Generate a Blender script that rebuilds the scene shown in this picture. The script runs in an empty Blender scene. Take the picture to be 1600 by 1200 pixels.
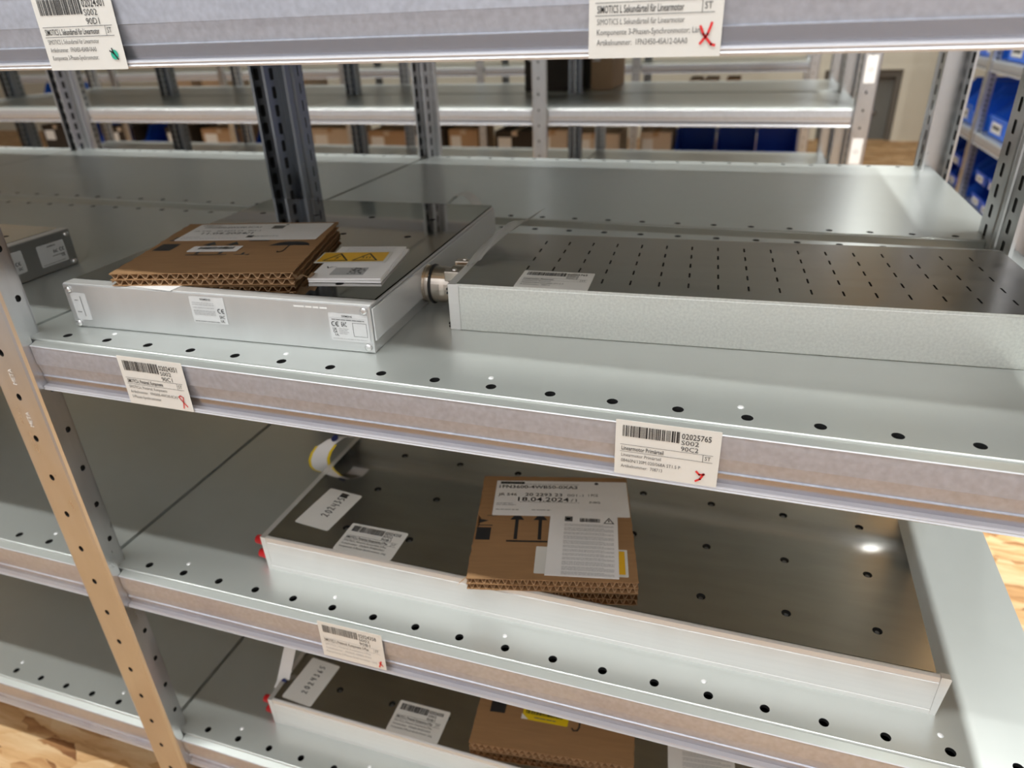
import bpy, bmesh, math, random
from mathutils import Matrix, Vector
rnd = random.Random(7)
S = bpy.context.scene
COL = S.collection

# ------------------------------------------------------------------ camera
f_px = 1092.74
cam_loc = Vector((0.6883, -0.4600, 0.2653))
ax = Vector((0.95120, 0.30670, -0.03394))          # right
ay = -Vector((0.11307, -0.44876, -0.88647))        # up
az = -Vector((-0.28711, 0.83937, -0.46154))        # back
cd = bpy.data.cameras.new('camera'); cam = bpy.data.objects.new('camera', cd); COL.objects.link(cam)
cam.matrix_world = Matrix(((ax.x, ay.x, az.x, cam_loc.x), (ax.y, ay.y, az.y, cam_loc.y), (ax.z, ay.z, az.z, cam_loc.z), (0, 0, 0, 1)))
cd.sensor_fit = 'HORIZONTAL'; cd.sensor_width = 36; cd.lens = f_px * 36 / 1600
cd.clip_start = 0.02; cd.clip_end = 60
cd.dof.use_dof = True; cd.dof.focus_distance = 0.56; cd.dof.aperture_fstop = 6.3
S.camera = cam

# ------------------------------------------------------------------ world, lamps, exposure
w = bpy.data.worlds.new('world'); S.world = w; w.use_nodes = True
w.node_tree.nodes['Background'].inputs[0].default_value = (0.85, 0.88, 0.92, 1)
w.node_tree.nodes['Background'].inputs[1].default_value = 0.25
vs = S.view_settings
vs.view_transform = 'Standard'; vs.look = 'None'; vs.gamma = 1; vs.use_curve_mapping = False
vs.exposure = -0.93
S.display_settings.display_device = 'sRGB'
FLOOR = -0.78
LAMP_Z = 1.87

def lamp(name, loc, lx, ly, watts, col=(0.97, 1.0, 0.985)):
    l = bpy.data.lights.new(name, 'AREA'); l.shape = 'RECTANGLE'; l.size = lx; l.size_y = ly
    l.energy = watts; l.color = col
    o = bpy.data.objects.new(name, l); o.location = loc; COL.objects.link(o); return o
KW = 28.0                                            # watts per metre of tube
lamp('aisle_lamp', (-0.4, -0.55, LAMP_Z), 4.4, 0.06, KW * 4.4)
for yy in (1.32, 1.74): lamp('aisle_lamp', (-1.2, yy, LAMP_Z), 5.0, 0.05, KW * 5.0)
lamp('aisle_lamp', (-2.0, 3.62, LAMP_Z), 6.0, 0.06, KW * 6.0)
for yy, ww in ((0.45, 4.8), (5.4, 1.0)):
    lamp('cross_aisle_lamp', (1.56, yy, LAMP_Z), 0.06, 1.3, KW * ww)

lamp('cross_aisle_lamp', (1.56, 2.97, LAMP_Z), 0.06, 0.4, KW * 0.14)

# ------------------------------------------------------------------ materials
def mat(name, color, rough=0.5, metal=0.0, noise=0.0, nscale=40, stretch=(1, 1, 1), bump=0.0, spec=0.5, rnoise=0.0, trans=0.0, c2=None, bscale=None):
    m = bpy.data.materials.new(name); m.use_nodes = True
    nt = m.node_tree; b = nt.nodes['Principled BSDF']
    b.inputs['Base Color'].default_value = (*color, 1); b.inputs['Roughness'].default_value = rough
    b.inputs['Metallic'].default_value = metal; b.inputs['Specular IOR Level'].default_value = spec
    if noise or bump or rnoise:
        tc = nt.nodes.new('ShaderNodeTexCoord'); mp = nt.nodes.new('ShaderNodeMapping')
        mp.inputs['Scale'].default_value = stretch
        nt.links.new(tc.outputs['Object'], mp.inputs['Vector'])
        n = nt.nodes.new('ShaderNodeTexNoise'); n.inputs['Scale'].default_value = nscale; n.inputs['Detail'].default_value = 5
        nt.links.new(mp.outputs[0], n.inputs['Vector'])
        if noise:
            r = nt.nodes.new('ShaderNodeValToRGB')
            r.color_ramp.elements[0].position = 0.3; r.color_ramp.elements[1].position = 0.7
            lo = tuple(max(0, c * (1 - noise)) for c in color) if c2 is None else c2
            hi = tuple(min(1, c * (1 + noise)) for c in color) if c2 is None else color
            r.color_ramp.elements[0].color = (*lo, 1); r.color_ramp.elements[1].color = (*hi, 1)
            nt.links.new(n.outputs['Fac'], r.inputs[0]); nt.links.new(r.outputs[0], b.inputs['Base Color'])
        if rnoise:
            mr = nt.nodes.new('ShaderNodeMapRange'); mr.inputs[1].default_value = 0.3; mr.inputs[2].default_value = 0.7
            mr.inputs[3].default_value = max(0.02, rough - rnoise); mr.inputs[4].default_value = min(1, rough + rnoise)
            nt.links.new(n.outputs['Fac'], mr.inputs[0]); nt.links.new(mr.outputs[0], b.inputs['Roughness'])
        if bump:
            n2 = n
            if bscale:
                n2 = nt.nodes.new('ShaderNodeTexNoise'); n2.inputs['Scale'].default_value = bscale; n2.inputs['Detail'].default_value = 3
                nt.links.new(mp.outputs[0], n2.inputs['Vector'])
            bp = nt.nodes.new('ShaderNodeBump'); bp.inputs['Strength'].default_value = bump; bp.inputs['Distance'].default_value = 0.001
            nt.links.new(n2.outputs['Fac'], bp.inputs['Height']); nt.links.new(bp.outputs[0], b.inputs['Normal'])
    return m
M = {}
M['shelf'] = mat('galvanised_sheet', (0.58, 0.605, 0.58), 0.30, 0.64, 0.012, 30)
M['rail'] = mat('galvanised_channel', (0.575, 0.60, 0.655), 0.42, 0.60, 0.10, 220, (1, 1, 1), 0.05, rnoise=0.05)
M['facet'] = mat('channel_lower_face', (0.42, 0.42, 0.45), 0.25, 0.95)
M['lip'] = mat('bright_lip', (0.66, 0.66, 0.69), 0.28, 0.5, 0.04, 60, (0.2, 4, 4))
M['post'] = mat('galvanised_post', (0.62, 0.625, 0.635), 0.30, 1.0, 0.04, 60, (1, 1, 0.3), rnoise=0.03)
M['plate'] = mat('ground_steel', (0.58, 0.565, 0.54), 0.09, 1.0, 0.05, 14, (1, 5, 1), rnoise=0.03)
M['mirror'] = mat('polished_steel', (0.46, 0.45, 0.43), 0.045, 1.0)
M['rivet'] = mat('rivet_glare_white', (0.9, 0.9, 0.9), 0.3, 0.3)  # glare on the rivet heads is put in as white
M['engrave'] = mat('pale_engraving', (0.85, 0.84, 0.82), 0.6)
M['plate_dull'] = mat('brushed_steel', (0.48, 0.475, 0.46), 0.22, 1.0, 0.06, 12, (1, 8, 1), rnoise=0.04)
M['alu'] = mat('cast_aluminium', (0.68, 0.69, 0.69), 0.32, 0.75, 0.02, 18, (3, 1, 1), 0.0)
M['alu_dark'] = mat('shaded_aluminium', (0.45, 0.455, 0.45), 0.30, 1.0)  # darker aluminium copy carrying the shade on the left-bay motor
M['alu_side'] = mat('satin_aluminium', (0.72, 0.73, 0.73), 0.42, 0.4)
M['alu_grain'] = mat('grained_aluminium', (0.78, 0.79, 0.75), 0.36, 0.85, 0.09, 420, (1, 1, 1), 0.08, rnoise=0.08)
M['alu_bright'] = mat('extruded_aluminium', (0.80, 0.79, 0.77), 0.32, 0.5, 0.02, 10, (1, 1, 30))
M['post_dark'] = mat('shaded_post', (0.27, 0.29, 0.315), 0.30, 1.0, 0.04, 60, (1, 1, 0.3), rnoise=0.03)  # galvanised post darkened in colour for the shade on the back posts
M['nickel'] = mat('nickel_brass', (0.62, 0.55, 0.48), 0.22, 1.0, 0.04, 80)
M['screw'] = mat('bright_screw', (0.85, 0.85, 0.85), 0.15, 1.0)
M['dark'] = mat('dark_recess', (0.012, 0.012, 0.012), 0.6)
M['rubber'] = mat('black_rubber', (0.01, 0.01, 0.01), 0.5)
M['paper'] = mat('white_paper', (0.88, 0.87, 0.86), 0.55, 0, 0.02, 30)
M['cream'] = mat('cream_label', (0.73, 0.72, 0.68), 0.5, 0, 0.02, 25)
M['sticker'] = mat('sticker_paper', (0.84, 0.83, 0.79), 0.45, 0, 0.02, 40)
M['silver_sticker'] = mat('silver_sticker', (0.72, 0.73, 0.73), 0.35, 0.2, 0.03, 60)
M['ink'] = mat('black_print', (0.02, 0.02, 0.022), 0.5)
M['greyink'] = mat('grey_print', (0.13, 0.13, 0.13), 0.5)
M['lightink'] = mat('pale_print', (0.47, 0.47, 0.47), 0.5)
M['redink'] = mat('red_marker', (0.72, 0.03, 0.03), 0.4)
M['greendot'] = mat('green_dot', (0.02, 0.42, 0.28), 0.4)
M['bluedot'] = mat('blue_dot', (0.02, 0.03, 0.14), 0.5)
M['yellow'] = mat('warning_yellow', (0.80, 0.46, 0.02), 0.45, 0, 0.05, 60)
M['yellow2'] = mat('label_yellow', (0.85, 0.62, 0.01), 0.45)
M['card'] = mat('corrugated_board', (0.34, 0.19, 0.085), 0.75, 0, 0.07, 22, (1, 12, 1), 0.03)
M['flute'] = mat('corrugated_edge', (0.50, 0.33, 0.19), 0.8, 0, 0.15, 90)
M['redcap'] = mat('red_plastic', (0.70, 0.015, 0.02), 0.3)
M['wall'] = mat('beige_wall', (0.84, 0.78, 0.64), 0.8, 0, 0.03, 3)
M['greywall'] = mat('grey_wall', (0.38, 0.38, 0.40), 0.8, 0, 0.03, 3)
M['fillwall'] = mat('pale_fill_wall', (0.58, 0.58, 0.61), 0.8, 0, 0.03, 3)
M['ceil'] = mat('ceiling_paint', (0.25, 0.25, 0.25), 0.9, 0, 0.03, 3)
M['door'] = mat('grey_door', (0.19, 0.185, 0.165), 0.6, 0, 0.05, 3)
M['doorframe'] = mat('door_reveal', (0.16, 0.14, 0.115), 0.7, 0, 0.05, 3)
M['bin'] = mat('blue_plastic', (0.03, 0.20, 0.95), 0.35, 0, 0.05, 12)
M['bin2'] = mat('deep_blue_plastic', (0.015, 0.10, 0.62), 0.35, 0, 0.05, 12)
M['carton'] = mat('carton_board', (0.50, 0.33, 0.20), 0.8, 0, 0.06, 8)
M['carton_pale'] = mat('pale_carton', (0.66, 0.55, 0.44), 0.8, 0, 0.06, 8)
M['carton_dark'] = mat('dark_shaded_board', (0.035, 0.025, 0.018), 0.7, 0, 0.15, 8)  # near-black board; on the tall carton it stands in for shade
M['tape_inside'] = mat('tag_inside', (0.22, 0.20, 0.16), 0.6, 0, 0.3, 90)

def clear_mat(name, fac, tint=(1, 1, 1), rough=0.08):
    m = bpy.data.materials.new(name); m.use_nodes = True; nt = m.node_tree
    for n in list(nt.nodes): nt.nodes.remove(n)
    o = nt.nodes.new('ShaderNodeOutputMaterial'); mx = nt.nodes.new('ShaderNodeMixShader')
    t = nt.nodes.new('ShaderNodeBsdfTransparent'); t.inputs[0].default_value = (*tint, 1)
    g = nt.nodes.new('ShaderNodeBsdfGlossy'); g.inputs['Roughness'].default_value = rough
    fr = nt.nodes.new('ShaderNodeLayerWeight'); fr.inputs[0].default_value = 0.5
    pw = nt.nodes.new('ShaderNodeMath'); pw.operation = 'POWER'; pw.inputs[1].default_value = 5.0
    ad = nt.nodes.new('ShaderNodeMath'); ad.operation = 'MULTIPLY_ADD'; ad.inputs[1].default_value = 0.9 * fac; ad.inputs[2].default_value = 0.035 * fac; ad.use_clamp = True
    nt.links.new(fr.outputs['Facing'], pw.inputs[0]); nt.links.new(pw.outputs[0], ad.inputs[0]); nt.links.new(ad.outputs[0], mx.inputs[0])
    nt.links.new(t.outputs[0], mx.inputs[1]); nt.links.new(g.outputs[0], mx.inputs[2]); nt.links.new(mx.outputs[0], o.inputs[0])
    return m
M['clear'] = clear_mat('clear_plastic', 1.0, (0.97, 0.97, 0.98))
M['bag'] = clear_mat('clear_bag', 6.0, (0.86, 0.87, 0.86), 0.25)
def milky(m):
    nt = m.node_tree; o = [n for n in nt.nodes if n.type == 'OUTPUT_MATERIAL'][0]; src = o.inputs[0].links[0].from_socket
    d = nt.nodes.new('ShaderNodeBsdfDiffuse'); d.inputs[0].default_value = (0.75, 0.75, 0.73, 1); x = nt.nodes.new('ShaderNodeMixShader'); x.inputs[0].default_value = 0.45
    nt.links.new(src, x.inputs[1]); nt.links.new(d.outputs[0], x.inputs[2]); nt.links.new(x.outputs[0], o.inputs[0])
milky(M['bag'])

def osb():
    m = bpy.data.materials.new('osb_board'); m.use_nodes = True; nt = m.node_tree; b = nt.nodes['Principled BSDF']
    b.inputs['Roughness'].default_value = 0.6
    N = nt.nodes.new; LK = nt.links.new
    tc = N('ShaderNodeTexCoord'); dn = N('ShaderNodeTexNoise'); dn.inputs['Scale'].default_value = 14; dn.inputs['Detail'].default_value = 5
    LK(tc.outputs['Object'], dn.inputs['Vector'])
    wa = N('ShaderNodeVectorMath'); wa.operation = 'MULTIPLY_ADD'; wa.inputs[1].default_value = (0.028, 0.028, 0)
    LK(dn.outputs['Color'], wa.inputs[0]); LK(tc.outputs['Object'], wa.inputs[2])
    cur = None
    for k, (ang, sc) in enumerate(((-1.05, 30), (-1.4, 26), (-0.5, 34), (-0.85, 40))):
        mp = N('ShaderNodeMapping'); mp.inputs['Rotation'].default_value = (0, 0, ang); mp.inputs['Location'].default_value = (k * 3.1, k * 1.7, 0); mp.inputs['Scale'].default_value = (0.22, 1, 1)
        LK(wa.outputs[0], mp.inputs[0])
        v = N('ShaderNodeTexVoronoi'); v.inputs['Scale'].default_value = sc; LK(mp.outputs[0], v.inputs['Vector'])
        sp = N('ShaderNodeSeparateColor'); LK(v.outputs['Color'], sp.inputs[0])
        mp2 = N('ShaderNodeMapping'); mp2.inputs['Rotation'].default_value = (0, 0, ang); mp2.inputs['Scale'].default_value = (0.08, 1, 1); LK(wa.outputs[0], mp2.inputs[0])
        g = N('ShaderNodeTexNoise'); g.inputs['Scale'].default_value = 60; g.inputs['Detail'].default_value = 6; g.inputs['Roughness'].default_value = 0.65; LK(mp2.outputs[0], g.inputs['Vector'])
        a = N('ShaderNodeMath'); a.operation = 'MULTIPLY'; a.inputs[1].default_value = 0.42; LK(sp.outputs[0], a.inputs[0])
        c = N('ShaderNodeMath'); c.operation = 'MULTIPLY_ADD'; c.inputs[1].default_value = 0.9; LK(g.outputs['Fac'], c.inputs[0]); LK(a.outputs[0], c.inputs[2])
        ed = N('ShaderNodeMath'); ed.operation = 'MULTIPLY_ADD'; ed.inputs[1].default_value = -0.35; LK(v.outputs['Distance'], ed.inputs[0]); LK(c.outputs[0], ed.inputs[2])
        r = N('ShaderNodeValToRGB'); cr = r.color_ramp
        cr.elements[0].position = 0.20; cr.elements[0].color = (0.26, 0.105, 0.035, 1); cr.elements[1].position = 0.78; cr.elements[1].color = (0.84, 0.60, 0.34, 1)
        e = cr.elements.new(0.36); e.color = (0.54, 0.28, 0.11, 1); e = cr.elements.new(0.55); e.color = (0.71, 0.43, 0.20, 1)
        LK(ed.outputs[0], r.inputs[0])
        if cur is None: cur = r.outputs[0]
        else:
            gt = N('ShaderNodeMath'); gt.operation = 'GREATER_THAN'; gt.inputs[1].default_value = 0.52; LK(sp.outputs[1], gt.inputs[0])
            mx = N('ShaderNodeMix'); mx.data_type = 'RGBA'; LK(gt.outputs[0], mx.inputs[0]); LK(cur, mx.inputs[6]); LK(r.outputs[0], mx.inputs[7]); cur = mx.outputs[2]
    LK(cur, b.inputs['Base Color'])
    return m
M['osb'] = osb()

# ------------------------------------------------------------------ mesh helpers
class MB:
    def __init__(s): s.v = []; s.f = []; s.m = []; s.mats = []; s.sm = []
    def mi(s, m):
        if m not in s.mats: s.mats.append(m)
        return s.mats.index(m)
    def face(s, pts, m, smooth=False):
        b = len(s.v); s.v += [tuple(p) for p in pts]; s.f.append(tuple(range(b, b + len(pts)))); s.m.append(s.mi(m)); s.sm.append(smooth)
    def raw(s, vs, fs, m, smooth=False):
        b = len(s.v); s.v += [tuple(p) for p in vs]; k = s.mi(m)
        for f in fs: s.f.append(tuple(i + b for i in f)); s.m.append(k); s.sm.append(smooth)
    def box(s, x0, x1, y0, y1, z0, z1, m, bev=0.0):
        if bev <= 0:
            vs = [(x, y, z) for z in (z0, z1) for y in (y0, y1) for x in (x0, x1)]
            s.raw(vs, [(0, 2, 3, 1), (4, 5, 7, 6), (0, 1, 5, 4), (2, 6, 7, 3), (0, 4, 6, 2), (1, 3, 7, 5)], m); return
        bm = bmesh.new(); bmesh.ops.create_cube(bm, size=1)
        bmesh.ops.scale(bm, vec=(x1 - x0, y1 - y0, z1 - z0), verts=bm.verts)
        bmesh.ops.translate(bm, vec=((x0 + x1) / 2, (y0 + y1) / 2, (z0 + z1) / 2), verts=bm.verts)
        bmesh.ops.bevel(bm, geom=list(bm.edges), offset=bev, segments=2, affect='EDGES', profile=0.5)
        bm.verts.index_update()
        s.raw([v.co[:] for v in bm.verts], [[v.index for v in f.verts] for f in bm.faces], m); bm.free()
    def prism(s, poly, h0, h1, m, mp=lambda a, b, c: (a, b, c), smooth=False):
        """poly of 2-D points extruded from h0 to h1; mp maps (a, b, h) to xyz"""
        n = len(poly)
        vs = [mp(a, b, h0) for a, b in poly] + [mp(a, b, h1) for a, b in poly]
        b0 = len(s.v)
        s.raw(vs, [(i, (i + 1) % n, n + (i + 1) % n, n + i) for i in range(n)], m, smooth)
        s.raw(vs, [tuple(range(n))[::-1], tuple(range(n, 2 * n))], m)
    def lathe(s, prof, m, origin, axis='x', n=28, smooth=True):
        """prof list of (along, radius)"""
        vs = []; fs = []
        for a, r in prof:
            for i in range(n):
                t = 2 * math.pi * i / n; c, q = r * math.cos(t), r * math.sin(t)
                p = {'x': (a, c, q), 'y': (c, a, q), 'z': (c, q, a)}[axis]
                vs.append((origin[0] + p[0], origin[1] + p[1], origin[2] + p[2]))
        for j in range(len(prof) - 1):
            for i in range(n):
                k = (i + 1) % n; fs.append((j * n + i, j * n + k, (j + 1) * n + k, (j + 1) * n + i))
        s.raw(vs, fs, m, smooth)
        s.raw([vs[i] for i in range(n)], [tuple(range(n))], m); s.raw([vs[-n + i] for i in range(n)], [tuple(range(n))], m)
    def cell(s, x0, x1, y0, y1, cx, cy, rx, ry, m, mp, depth=0.0, mdark=None, n=16, square=False, hollow=True):
        """rectangle with a round or rounded-slot hole; mp maps (x, y, d) with d the depth below the sheet"""
        q = n // 4; outer = []
        cor = [(x1, y0), (x1, y1), (x0, y1), (x0, y0)]
        for k in range(4):
            a = cor[k]; b = cor[(k + 1) % 4]
            for i in range(q): outer.append((a[0] + (b[0] - a[0]) * i / q, a[1] + (b[1] - a[1]) * i / q))
        inner = []
        for i in range(n):
            t = -math.pi / 4 + 2 * math.pi * i / n
            c, sn = math.cos(t), math.sin(t)
            if square:
                e = 0.35; c = math.copysign(abs(c) ** e, c); sn = math.copysign(abs(sn) ** e, sn)
            inner.append((cx + rx * c, cy + ry * sn))
        V = [mp(a, b, 0) for a, b in outer] + [mp(a, b, 0) for a, b in inner]
        s.raw(V, [(i, (i + 1) % n, n + (i + 1) % n, n + i) for i in range(n)], m)
        if depth:
            W = [mp(a, b, 0) for a, b in inner] + [mp(a, b, depth) for a, b in inner]
            s.raw(W, [(i, (i + 1) % n, n + (i + 1) % n, n + i) for i in range(n)], mdark or m)
            if not hollow: s.raw(W, [tuple(range(n, 2 * n))], mdark or m)
    def ribbon(s, pts, wvec, m, smooth=True):
        V = []; n = len(pts)
        for p in pts: V += [p, (p[0] + wvec[0], p[1] + wvec[1], p[2] + wvec[2])]
        s.raw(V, [(2 * i, 2 * i + 1, 2 * i + 3, 2 * i + 2) for i in range(n - 1)], m, smooth)
    def mesh(s, name):
        me = bpy.data.meshes.new(name); me.from_pydata(s.v, [], s.f)
        for m in s.mats: me.materials.append(m)
        me.polygons.foreach_set('material_index', s.m); me.polygons.foreach_set('use_smooth', s.sm)
        bm = bmesh.new(); bm.from_mesh(me)
        bmesh.ops.remove_doubles(bm, verts=bm.verts, dist=1e-6)
        bmesh.ops.recalc_face_normals(bm, faces=bm.faces)
        bm.to_mesh(me); bm.free(); me.update(); return me
    def build(s, name, parent=None, **k):
        return obj(name, s.mesh(name), parent, **k)

def obj(name, me, parent=None, loc=None, rz=0, label=None, cat=None, group=None, kind=None):
    o = bpy.data.objects.new(name, me); COL.objects.link(o)
    if parent: o.parent = parent
    if loc: o.location = loc
    if rz: o.rotation_euler = (0, 0, rz)
    if label: o['label'] = label
    if cat: o['category'] = cat
    if group: o['group'] = group
    if kind: o['kind'] = kind
    return o
def thing(name, label, cat, loc=(0, 0, 0), rz=0, group=None):
    return obj(name, None, None, loc, rz, label, cat, group)

_tcache = {}
def text_geo(txt, bold):
    k = (txt, bold)
    if k in _tcache: return _tcache[k]
    cu = bpy.data.curves.new('t', 'FONT'); cu.body = txt; cu.size = 1; cu.resolution_u = 2; cu.fill_mode = 'FRONT'
    if bold: cu.offset = 0.009
    o = bpy.data.objects.new('t', cu); COL.objects.link(o)
    dg = bpy.context.evaluated_depsgraph_get(); me = bpy.data.meshes.new_from_object(o.evaluated_get(dg))
    vs = [v.co[:] for v in me.vertices]; fs = [tuple(p.vertices) for p in me.polygons]
    bpy.data.objects.remove(o); bpy.data.curves.remove(cu); bpy.data.meshes.remove(me)
    if vs:
        x0 = min(v[0] for v in vs); x1 = max(v[0] for v in vs)
    else: x0, x1 = 0, 1
    _tcache[k] = (vs, fs, x0, x1); return _tcache[k]

class Print:
    """flat print on a card in its own x, y; collects ink on z = e"""
    def __init__(s, e=0.0006): s.b = MB(); s.e = e
    def text(s, txt, x, y, h, w=None, ink='ink', bold=False, rot=0.0):
        vs, fs, x0, x1 = text_geo(txt, bold)
        sy = h / 0.72; sx = sy if w is None else w / max(1e-6, x1 - x0)
        c, q = math.cos(rot), math.sin(rot)
        out = []
        for v in vs:
            a, b = (v[0] - x0) * sx, v[1] * sy
            out.append((x + a * c - b * q, y + a * q + b * c, s.e))
        s.b.raw(out, fs, M[ink])
    def rect(s, x0, y0, x1, y1, ink='ink'):
        s.b.face([(x0, y0, s.e), (x1, y0, s.e), (x1, y1, s.e), (x0, y1, s.e)], M[ink])
    def poly(s, pts, ink='ink', de=0.0): s.b.face([(a, b, s.e + de) for a, b in pts], M[ink])
    def stroke(s, pts, wd, ink='ink', de=0.0001):
        for (ax_, ay_), (bx, by) in zip(pts[:-1], pts[1:]):
            d = math.hypot(bx - ax_, by - ay_) or 1; ux, uy = (bx - ax_) / d, (by - ay_) / d
            ex, ey = ux * wd * 0.35, uy * wd * 0.35; nx, ny = -uy * wd / 2, ux * wd / 2
            s.b.face([(ax_ - ex + nx, ay_ - ey + ny, s.e + de), (ax_ - ex - nx, ay_ - ey - ny, s.e + de),
                      (bx + ex - nx, by + ey - ny, s.e + de), (bx + ex + nx, by + ey + ny, s.e + de)], M[ink])
    def disc(s, x, y, r, ink, de=0.0, n=18):
        s.b.face([(x + r * math.cos(2 * math.pi * i / n), y + r * math.sin(2 * math.pi * i / n), s.e + de) for i in range(n)], M[ink])
    def barcode(s, x0, y0, x1, y1, seed, ink='ink'):
        r = random.Random(seed); x = x0; u = (x1 - x0) / 95.0
        while x < x1 - u:
            wd = u * r.choice((1, 1, 1, 2, 2, 3)); s.rect(x, y0, min(x + wd, x1), y1, ink)
            x += wd + u * r.choice((1, 1, 1, 2))
        s.rect(x1 - 1.5 * u, y0, x1, y1, ink)
    def micro(s, x0, x1, y, h, seed, ink='lightink'):
        """a run of print too small to read"""
        r = random.Random(seed); x = x0
        while x < x1:
            wd = h * r.uniform(1.2, 4.5); s.rect(x, y, min(x + wd, x1), y + h * 0.62, ink); x += wd + h * 0.45
    def build(s, parent, name='lettering'): return s.b.build(name, parent) if s.b.f else None

def card_mesh(w, h, m, t=0.0003, r=0.0015, holes=None):
    b = MB(); pts = []
    for cx, cy, a0 in ((w - r, r, -90), (w - r, h - r, 0), (r, h - r, 90), (r, r, 180)):
        for i in range(4):
            a = math.radians(a0 + 30 * i); pts.append((cx + r * math.cos(a), cy + r * math.sin(a)))
    b.prism(pts, 0, t, m); return b
def frame(o, origin, xdir, ydir):
    x = Vector(xdir).normalized(); z = x.cross(Vector(ydir)).normalized(); y = z.cross(x)
    m = Matrix((x, y, z)).transposed().to_4x4(); m.translation = Vector(origin); o.matrix_local = m; return o

# ------------------------------------------------------------------ the room
def struct(b, name):
    o = b.build(name); o['kind'] = 'structure'; return o
b = MB(); b.box(-9, 4.2, -1.22, 6.9, FLOOR - 0.05, FLOOR, M['osb']); struct(b, 'floor')
b = MB(); b.box(-9, 4.2, -1.22, 6.9, 2.25, 2.30, M['ceil']); struct(b, 'ceiling')
b = MB()
DX0, DX1, DZ = 1.22, 1.828, -0.21
b.box(-9, DX0, 6.6, 6.72, FLOOR, 2.25, M['wall']); b.box(DX1, 4.2, 6.6, 6.72, FLOOR, 2.25, M['wall']); b.box(DX0, DX1, 6.6, 6.72, DZ, 2.25, M['wall'])
struct(b, 'wall_back')
b = MB(); b.box(DX0, DX1, 6.69, 6.72, FLOOR, DZ, M['door']); d = struct(b, 'door_1')
b = MB(); b.box(DX1 - 0.045, DX1 - 0.002, 6.63, 6.692, FLOOR, DZ - 0.001, M['doorframe']); b.box(DX0 + 0.002, DX1 - 0.045, 6.63, 6.692, DZ - 0.06, DZ - 0.001, M['doorframe']); b.build('door_frame', d)
b = MB(); b.lathe([(0, 0.012), (0.03, 0.012), (0.03, 0.022), (0.045, 0.02)], M['post'], (1.66, 6.645, -0.55), 'y', 12); b.build('door_knob', d)
b = MB(); b.box(-9.1, -9, -1.22, 6.9, FLOOR, 2.25, M['greywall']); struct(b, 'wall_left')
b = MB(); b.box(4.2, 4.3, -1.22, 6.9, FLOOR, 2.25, M['greywall']); struct(b, 'wall_right')
b = MB(); b.box(-9, 4.2, -1.22, -1.12, FLOOR, 2.25, M['fillwall']); struct(b, 'fill_wall_front')  # unseen wall added behind the camera to give soft front light

# ------------------------------------------------------------------ shelving racks
DEP = 0.50
def rounded_sheet(L, holes, back_holes=True):
    """one shelf board, x 0..L, front edge y = 0, back y = DEP, top z = 0"""
    b = MB(); m = M['shelf']; top = lambda a, c, d: (a, c, -d)
    r = 0.0022; y0, y1 = r, DEP - r
    fw = 0.028
    if holes:
        xs = [0.0] + [0.03 + 0.05 * k for k in range(int((L - 0.03) / 0.05) + 1)]
        if L - xs[-1] > 0.002: xs.append(L)
        for a, c in zip(xs[:-1], xs[1:]):
            if c - a > 0.04:
                cx = (a + c) / 2
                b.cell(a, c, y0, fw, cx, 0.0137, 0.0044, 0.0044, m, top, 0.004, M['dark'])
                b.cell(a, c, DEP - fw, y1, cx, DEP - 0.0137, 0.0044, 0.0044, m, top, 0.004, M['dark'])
            else:
                b.face([(a, y0, 0), (c, y0, 0), (c, fw, 0), (a, fw, 0)], m); b.face([(a, DEP - fw, 0), (c, DEP - fw, 0), (c, y1, 0), (a, y1, 0)], m)
        b.face([(0, fw, 0), (L, fw, 0), (L, DEP - fw, 0), (0, DEP - fw, 0)], m)
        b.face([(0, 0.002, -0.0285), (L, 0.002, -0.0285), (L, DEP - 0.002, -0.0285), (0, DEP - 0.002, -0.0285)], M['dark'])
    else:
        b.face([(0, y0, 0), (L, y0, 0), (L, y1, 0), (0, y1, 0)], m)
    for s in (0, 1):
        Y = lambda y: y if not s else DEP - y
        pr = [(r - r * math.sin(t), -r + r * math.cos(t)) for t in [i * math.pi / 8 for i in range(5)]] + [(0.0, -0.012), (0.0012, -0.030)]
        for q, ((ya, za), (yb, zb)) in enumerate(zip(pr[:-1], pr[1:])):
            b.face([(0, Y(ya), za), (L, Y(ya), za), (L, Y(yb), zb), (0, Y(yb), zb)], m, q < 4)
    for x in (0, L): b.face([(x, 0.0, -r), (x, y0, 0), (x, y1, 0), (x, DEP, -r), (x, DEP - 0.0012, -0.03), (x, 0.0012, -0.03)], m)
    b.face([(0, 0.0012, -0.03), (L, 0.0012, -0.03), (L, DEP - 0.0012, -0.03), (0, DEP - 0.0012, -0.03)], m)
    return b.mesh('shelf')
RAIL = [(0.0, -0.0022), (-0.0079, -0.0042), (-0.0086, -0.0049), (-0.0080, -0.0056), (-0.0078, -0.0250), (-0.0070, -0.0256), (-0.0046, -0.0380), (-0.0060, -0.0386), (-0.0060, -0.0391), (-0.0046, -0.0482),
        (-0.0090, -0.0486), (-0.0099, -0.0502), (-0.0091, -0.0512), (-0.0099, -0.0524), (-0.0086, -0.0538), (0.0000, -0.0540), (0.0000, -0.0310), (0.0, -0.0300)]
def rail_mesh(L):
    b = MB(); P = RAIL; n = len(P)
    for i in range(n):
        a, c = P[i], P[(i + 1) % n]
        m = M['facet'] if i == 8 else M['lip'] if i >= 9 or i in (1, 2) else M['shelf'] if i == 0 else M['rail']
        b.face([(0, a[0], a[1]), (L, a[0], a[1]), (L, c[0], c[1]), (0, c[0], c[1])], m)
    for x in (0, L): b.face([(x, y, z) for y, z in P], M['rail'])
    return b.mesh('label_rail')
def strip_mesh(L):
    b = MB(); b.box(0, L, -0.0102, -0.0096, -0.0492, -0.0048, M['clear']); return b.mesh('label_window')
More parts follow.
